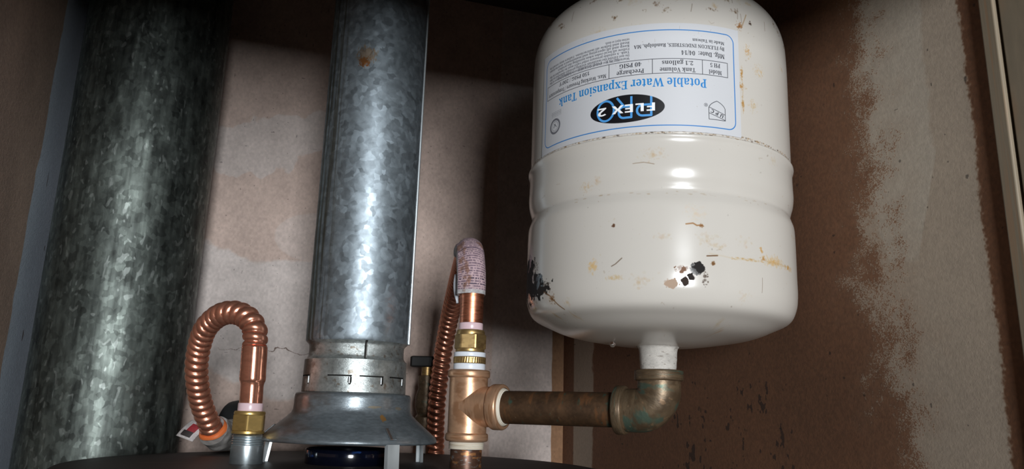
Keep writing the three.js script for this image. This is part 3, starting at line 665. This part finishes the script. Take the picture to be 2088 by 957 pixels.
// ---------------------------------------------------------------- bronze tee
const HG = 'fittings stacked on the right riser';
{
  const t = thing('tee_fitting', 'reddish bronze pipe tee joining the riser to the level brass pipe', 'pipe tee', [TEX, 1.4758, TEZ]);
  const b = 1.4758;
  part('body', lathe([[0.0150, 1.4765], [0.0163, 1.4770], [0.0163, 1.5335], [0.0150, 1.5340]].map(([r, y]) => [r, y - b]), { seg: 64 }), bronze, t);
  const branch = along(lathe([[0.0, -0.0315], [0.0165, -0.0315], [0.0165, 0]], { seg: 64 })); branch.translate(0, EY - b, 0);
  part('branch', branch, bronze, t);
  const ring = (y0, y1) => lathe(hollow(0.0180, 0.0130, y0 - b, y1 - b, 0.0018), { seg: 64, crease: 60 });
  part('rim', ring(1.4759, 1.4828), bronze, t);
  part('rim', ring(1.5278, 1.5346), bronze, t);
  const rr = along(lathe(hollow(0.0187, 0.0157, -0.0340, -0.0240, 0.0016), { seg: 64, crease: 60 })); rr.translate(0, EY - b, 0);
  part('rim', rr, bronze, t);
}
{ // riser pipe under the tee
  const t = thing('riser_nipple', 'short rusty pipe with white thread tape under the bronze tee', 'pipe', [TEX, HT, TEZ]);
  part('pipe', lathe([[0, 0], [0.0132, 0], [0.0132, 0.0160], [0.0128, 0.0165], [0, 0.0165]], { seg: 48 }), rustPipe, t);
  const p = [[0.0128, 0.0166]]; for (let i = 0; i < 4; i++) { const y = 0.0166 + i * 0.0015; p.push([0.0145, y + 0.0002], [0.0147, y + 0.0008], [0.0141, y + 0.0014]); } p.push([0.0128, 0.0227]);
  part('thread_tape', lathe(p, { seg: 48 }), tape, t, undefined, 'ribbed white thread tape');
}
{ // ringed coupling on the tee
  const t = thing('coupling', 'thin brass coupling between two white plastic rings on the bronze tee', 'pipe coupling', [TEX, 1.5347, TEZ]);
  part('plastic_ring', lathe(hollow(0.0136, 0.008, 0, 0.0052, 0.0005), { seg: 64 }), whitePlastic, t);
  const kn = lathe(hollow(0.0137, 0.008, 0.0053, 0.0107, 0.0004), { seg: 120 });
  { const p = kn.attributes.position; for (let i = 0; i < p.count; i++) { const a = Math.atan2(p.getX(i), p.getZ(i)), r = Math.hypot(p.getX(i), p.getZ(i)); if (r > 0.012) { const k = 1 + 0.018 * Math.sin(a * 40); p.setX(i, p.getX(i) * k); p.setZ(i, p.getZ(i) * k); } } kn.computeVertexNormals(); }
  part('brass_ring', kn, brassDull, t);
  part('plastic_ring', lathe(hollow(0.0136, 0.008, 0.0108, 0.0148, 0.0005), { seg: 64 }), whitePlastic, t);
}
// ---------------------------------------------------------------- flexible copper connectors
const PITCH = 0.0077;
const ribbed = (rc, depth) => (s, a) => { const q = Math.abs(Math.sin(Math.PI * (s / PITCH) + a * 0.5)); return rc - depth + depth * Math.pow(q, 0.55); };
{ // left: loops over towards the duct
  const B = 1.4768, X = -0.2181, Z = -0.66;
  const t = thing('flexible_connector', 'shiny corrugated copper connector looping over beside the wide duct', 'water connector', [X, B, Z]);
  const rel = ([x, y, z]) => [x - X, y - B, z - Z];
  const path = [[-0.2197, 1.5500, -0.66], [-0.2204, 1.5570, -0.6605], [-0.2224, 1.5655, -0.662], [-0.2304, 1.5748, -0.665], [-0.2428, 1.5800, -0.67], [-0.2540, 1.5800, -0.675], [-0.2667, 1.5762, -0.685], [-0.2783, 1.5675, -0.695], [-0.2880, 1.5528, -0.71], [-0.2933, 1.5358, -0.722], [-0.2953, 1.5181, -0.735], [-0.2954, 1.5005, -0.75], [-0.2923, 1.4834, -0.765], [-0.2909, 1.4740, -0.775]].map(rel);
  part('corrugated_tube', sweep(path, ribbed(0.0107, 0.0029), { rings: 380, seg: 32 }), copper, t);
  const cuff = lathe(smooth([[0.0094, 1.5018], [0.0095, 1.5100], [0.0095, 1.5172], [0.0100, 1.5195], [0.0107, 1.5212], [0.0107, 1.5300], [0.0107, 1.5470], [0.0104, 1.5500], [0.0090, 1.5512]], 48).map(([r, y]) => [r, y - B]), { seg: 64, crease: 60 });
  { const p = cuff.attributes.position; for (let i = 0; i < p.count; i++) p.setX(i, p.getX(i) - (p.getY(i) - 0.025) * 0.035); }
  part('copper_cuff', cuff, copperBright, t, undefined, 'smooth swaged copper end');
  part('sealing_ring', lathe(hollow(0.0103, 0.006, 1.4946 - B, 1.5022 - B, 0.0006), { seg: 64 }), pinkPlastic, t, undefined, 'pale pink plastic ring');
  const nut = part('nut', mergeGeometries([hexNut(0.0246, 1.4785 - B, 1.4935 - B, 0.2), lathe([[0.0127, 1.4769 - B], [0.0133, 1.4772 - B], [0.0134, 1.4790 - B], [0.0128, 1.4793 - B]], { seg: 64 }).toNonIndexed(), lathe([[0.0128, 1.4928 - B], [0.0129, 1.4942 - B], [0.0122, 1.4955 - B], [0.0070, 1.4957 - B]], { seg: 64 }).toNonIndexed()]), brass, t, undefined, 'brass hexagon nut');
}
{
  const t = thing('nipple_galvanized', 'shiny galvanized threaded nipple below the brass nut of the left connector', 'pipe nipple', [-0.2172, HT - 0.0003, -0.66]);
  const p = [[0, 0], [0.0131, 0], [0.0133, 0.0006], [0.0133, 0.0150]]; for (let i = 0; i < 4; i++) { const y = 0.0152 + i * 0.0020; p.push([0.0126, y], [0.0132, y + 0.0008], [0.0132, y + 0.0011], [0.0125, y + 0.0018]); } p.push([0.0118, 0.0236], [0, 0.0236]);
  part('pipe', lathe(p, { seg: 64, crease: 25 }), zinc, t);
}
{ // foil wrap on the far end of the left connector, with an orange sealant bead
  const t = thing('pipe_wrap', 'crumpled grey foil wrapped pipe end with an orange band below the copper loop', 'pipe wrap', [-0.291, 1.474, -0.775]);
  const path = [[0.0006, 0.0015, -0.001], [0.003, -0.0035, -0.012], [0.0045, -0.0045, -0.026], [0.0055, -0.0035, -0.042]];
  part('foil', sweep(path, (s, a, L) => 0.0152 - 0.0004 * s / L + 0.0011 * (vn(s * 260, Math.sin(a) * 4 + 9, 5) - 0.5) * 2, { rings: 60, seg: 40 }),
    std({ map: noiseMap(512, 256, 211, 8, 8, [150, 146, 142], 0.4), metalness: 0.35, roughness: 0.5 }), t);
  const band = sweep([[-0.0002, 0.0058, 0.004], [0.0001, 0.0040, 0.0015], [0.0005, 0.0015, -0.0008]], (s, a, L) => 0.0118 + 0.0026 * s / L + 0.0003 * Math.sin(a * 5), { rings: 12, seg: 40, caps: false });
  part('orange_band', band, std({ color: 0xd8703a, roughness: 0.5 }), t, undefined, 'orange sealant band');
}
{ // paper tag beside it
  const W = 18, H = 14, P = [], U = [], I = [];
  for (let s = 0; s < 2; s++) for (let j = 0; j <= H; j++) for (let i = 0; i <= W; i++) {
    const u = i / W, v = j / H, x = (u - 0.5) * 0.019 + 0.004 * v, y = v * 0.019, z = 0.004 * Math.sin(u * 2.6 + 0.4) - 0.006 * v * v - s * 0.0006;
    P.push(x, y, z); U.push(u, v);
  }
  const n = (W + 1) * (H + 1);
  for (let j = 0; j < H; j++) for (let i = 0; i < W; i++) { const a = j * (W + 1) + i, b = a + 1, c = a + W + 1, d = c + 1; I.push(a, b, d, a, d, c, n + a, n + d, n + b, n + a, n + c, n + d); }
  const edge = []; for (let i = 0; i <= W; i++) edge.push(i); for (let j = 1; j <= H; j++) edge.push(j * (W + 1) + W); for (let i = W - 1; i >= 0; i--) edge.push(H * (W + 1) + i); for (let j = H - 1; j >= 0; j--) edge.push(j * (W + 1));
  for (let k = 0; k < edge.length - 1; k++) I.push(edge[k], edge[k] + n, edge[k + 1] + n, edge[k], edge[k + 1] + n, edge[k + 1]);
  const g = new THREE.BufferGeometry(); g.setAttribute('position', new THREE.Float32BufferAttribute(P, 3)); g.setAttribute('uv', new THREE.Float32BufferAttribute(U, 2)); g.setIndex(I); g.computeVertexNormals();
  const m = std({ map: texture(128, 128, (u, v) => { const f = fbm(u * 8, v * 8, 221); let c = [206, 198, 196]; if (u > 0.34 && u < 0.8 && v > 0.42 && v < 0.84) c = [150, 40, 48]; if (u > 0.2 && u < 0.78 && v > 0.12 && v < 0.42) c = [52, 44, 44]; return c.map(k => k * (0.9 + (f - 0.5) * 0.3)); }), roughness: 0.7 });
  const o = part('paper_tag', g, m, scene, [-0.3165, 1.4665, -0.772]);
  o.rotation.set(-0.25, -0.15, -0.32);
  o.userData = { label: 'small curled white paper tag with a red patch beside the foil wrapped pipe', category: 'tag' };
}
{ // black foam elbow behind the left nipple
  const t = thing('foam_insulation', 'black foam covered pipe bend behind the left brass nut', 'pipe insulation', [-0.300, 1.453, -0.862]);
  const g = sweep([[-0.022, 0.0345, -0.066], [-0.012, 0.0352, -0.036], [-0.003, 0.0355, -0.010], [0.000, 0.031, 0.006], [0.000, 0.016, 0.012], [0.000, 0.0004, 0.012]], (s, a) => 0.0165 + 0.0003 * Math.sin(a * 7), { rings: 48, seg: 40 });
  part('foam', g, std({ color: 0x191b1c, roughness: 0.7 }), t);
  part('brass_stub', lathe(solid(0.0035, 0, 0.016), { seg: 24 }).rotateZ(-Math.PI / 2), brassDull, t, [0.0160, 0.026, 0.02], 'small brass stub');
}
{ // right: goes up, over and down towards the wall
  const B = 1.5497, X = TEX, Z = TEZ;
  const t = thing('flexible_connector', 'corrugated copper connector above the bronze tee, its bend wrapped in a paper tag', 'water connector', [X, B, Z]);
  const rel = ([x, y, z]) => [x - X, y - B, z - Z];
  const path = [[-0.0336, 1.5990, -0.655], [-0.0340, 1.6130, -0.6555], [-0.0350, 1.6270, -0.6590], [-0.0366, 1.6385, -0.668], [-0.0386, 1.6455, -0.684], [-0.0425, 1.6492, -0.712], [-0.0480, 1.6475, -0.752], [-0.0555, 1.6390, -0.802], [-0.0630, 1.6230, -0.843], [-0.0700, 1.6020, -0.872], [-0.0766, 1.5700, -0.895], [-0.0793, 1.5500, -0.903], [-0.0815, 1.5300, -0.908], [-0.0831, 1.5080, -0.912], [-0.0842, 1.4820, -0.925], [-0.0842, 1.4500, -0.94], [-0.0842, 1.4100, -0.945]].map(rel);
  part('corrugated_tube', sweep(path, ribbed(0.0108, 0.0028), { rings: 560, seg: 30 }), copper, t);
  part('copper_cuff', lathe(smooth([[0.0100, 1.5748], [0.0101, 1.5850], [0.0101, 1.5960], [0.0106, 1.6010], [0.0106, 1.6080], [0.0100, 1.6100]], 30).map(([r, y]) => [r, y - B]), { seg: 64, crease: 60 }), copperDull, t, undefined, 'smooth copper end with a solder drip');
  part('sealing_ring', lathe(hollow(0.0104, 0.006, 1.5686 - B, 1.5747 - B, 0.0006), { seg: 64 }), pinkPlastic, t, undefined, 'pale pink plastic ring');
  part('nut', mergeGeometries([hexNut(0.0240, 1.5515 - B, 1.5655 - B, 0.42), lathe([[0.0120, 1.5498 - B], [0.0124, 1.5502 - B], [0.0124, 1.5520 - B], [0.0118, 1.5525 - B]], { seg: 64 }).toNonIndexed(), lathe([[0.0122, 1.5645 - B], [0.0124, 1.5665 - B], [0.0116, 1.5685 - B], [0.0070, 1.5686 - B]], { seg: 64 }).toNonIndexed()]), brassDull, t, undefined, 'brass hexagon nut');
  // tag: paper sheet bent round the front of the tube and over its top
  const P = [], U = [], I = [], nu = 28, nv = 36;
  const cen = (q) => { // centre line under the paper
    const k = [[-0.0338, 1.5995, -0.6552], [-0.0340, 1.6130, -0.6555], [-0.0350, 1.6270, -0.6590], [-0.0366, 1.6385, -0.668], [-0.0386, 1.6455, -0.684], [-0.0425, 1.6492, -0.712]];
    return new THREE.CatmullRomCurve3(k.map(p => new THREE.Vector3(...rel(p)))).getPointAt(q);
  };
  for (let layer = 0; layer < 2; layer++) for (let j = 0; j <= nv; j++) {
    const q = j / nv, p = cen(q), p2 = cen(Math.min(1, q + 0.01)), p1 = cen(Math.max(0, q - 0.01)), T = p2.clone().sub(p1).normalize(), S = new THREE.Vector3(0.985, 0, -0.17).addScaledVector(T, -0.985 * T.x + 0.17 * T.z).normalize(), Nn = S.clone().cross(T).normalize();
    for (let i = 0; i <= nu; i++) {
      const a = (-118 + 236 * i / nu) * deg, w = 0.0004 * (vn(q * 9, i * 0.4, 3) - 0.5), flare = Math.max(0, -Math.sin(a)) > 0.9 ? 0.0012 : 0, r = 0.0118 - layer * 0.0005 + w + flare;
      const v = p.clone().addScaledVector(S, Math.sin(a) * r * 1.03).addScaledVector(Nn, Math.cos(a) * r);
      P.push(v.x, v.y, v.z); U.push(i / nu, q);
    }
  }
  const n1 = (nu + 1) * (nv + 1);
  for (let j = 0; j < nv; j++) for (let i = 0; i < nu; i++) { const a = j * (nu + 1) + i, b = a + 1, c = a + nu + 1, d = c + 1; I.push(a, b, d, a, d, c, n1 + a, n1 + d, n1 + b, n1 + a, n1 + c, n1 + d); }
  for (let i = 0; i < nu; i++) { I.push(i, n1 + i, n1 + i + 1, i, n1 + i + 1, i + 1); }
  for (let j = 0; j < nv; j++) for (const e of [0, nu]) { const a = j * (nu + 1) + e, b = a + nu + 1; I.push(a, b, n1 + b, a, n1 + b, n1 + a); }
  const g = new THREE.BufferGeometry(); g.setAttribute('position', new THREE.Float32BufferAttribute(P, 3)); g.setAttribute('uv', new THREE.Float32BufferAttribute(U, 2)); g.setIndex(I); g.computeVertexNormals();
  const tagMap = texture(512, 768, (u, v, i, j) => {
    const f = fbm(u * 6, v * 8, 231), w = fbm(u * 30, v * 40, 233);
    let c = [196, 168, 172];
    const margin = ss(0.16, 0.2, u) * ss(0.86, 0.82, u) * ss(0.03, 0.05, v) * ss(0.80, 0.76, v);
    c = mix3([190, 186, 186], c, margin);
    // rows of tiny smeared print
    const row = v * 46, on = (row % 1) < 0.46, word = vn(u * 60, Math.floor(row) * 7.3, 237) > 0.36;
    if (on && word && margin > 0.5) c = mix3(c, [86, 66, 88], 0.62);
    if (margin > 0.5 && (Math.floor(row) === 4 || Math.floor(row) === 6) && on) c = mix3(c, [44, 36, 60], 0.7 * (word ? 1 : 0));
    if (margin > 0.5 && Math.abs(v - 0.42) < 0.006) c = mix3(c, [70, 54, 80], 0.7);
    c = mix3(c, [128, 84, 60], 0.6 * ss(0.62, 0.74, f));
    return c.map(k => k * (0.92 + (w - 0.5) * 0.3));
  });
  part('paper_tag', g, std({ map: tagMap, roughness: 0.75 }), t, undefined, 'pinkish paper tag with rows of tiny faded print');
  // peeled white flap hanging on its left side
  const fl = sweep([[-0.0492, 1.6195, -0.668], [-0.0485, 1.610, -0.668], [-0.0477, 1.600, -0.6675], [-0.0466, 1.5935, -0.667]].map(rel), (s, a, L) => (0.0016 + 0.0026 * Math.sin(Math.PI * Math.min(0.96, s / L + 0.05))) * (0.42 + 0.58 * Math.abs(Math.cos(a))), { rings: 24, seg: 18 });
  part('tag_flap', fl, std({ map: noiseMap(128, 128, 241, 6, 6, [196, 200, 206], 0.2), roughness: 0.7 }), t, undefined, 'white peeled flap of the tag');
}
{ // shut-off valve on a wall pipe behind the vent
  const t = thing('shutoff_valve', 'dull brass shut-off valve with a black lever on the pipe behind the hood', 'valve', [-0.0985, 0, -0.935]);
  part('pipe', lathe([[0, 0], [0.0085, 0], [0.0085, 1.50], [0, 1.50]], { seg: 32 }), rustPipe, t);
  part('body', lathe([[0, 1.478], [0.0105, 1.478], [0.012, 1.482], [0.012, 1.492], [0.0095, 1.495], [0.0125, 1.503], [0.0125, 1.517], [0.0095, 1.526], [0.0105, 1.531], [0.0105, 1.541], [0, 1.541]], { seg: 40 }), oldBronze, t);
  part('bonnet', lathe(solid(0.007, 0, 0.012), { seg: 24 }), brassDull, t, [0, 1.541, 0]);
  const s = new THREE.Shape(); s.moveTo(-0.021, -0.007); s.quadraticCurveTo(-0.026, 0, -0.021, 0.007); s.lineTo(0.012, 0.009); s.quadraticCurveTo(0.020, 0, 0.012, -0.009); s.closePath();
  const g = new THREE.ExtrudeGeometry(s, { depth: 0.009, bevelEnabled: true, bevelSize: 0.002, bevelThickness: 0.002, bevelSegments: 3, curveSegments: 16 }); g.rotateX(-Math.PI / 2);
  part('lever', g, std({ color: 0x101010, roughness: 0.6 }), t, [0.004, 1.5535, 0], 'black lever handle');
}

renderer.render(scene, camera);
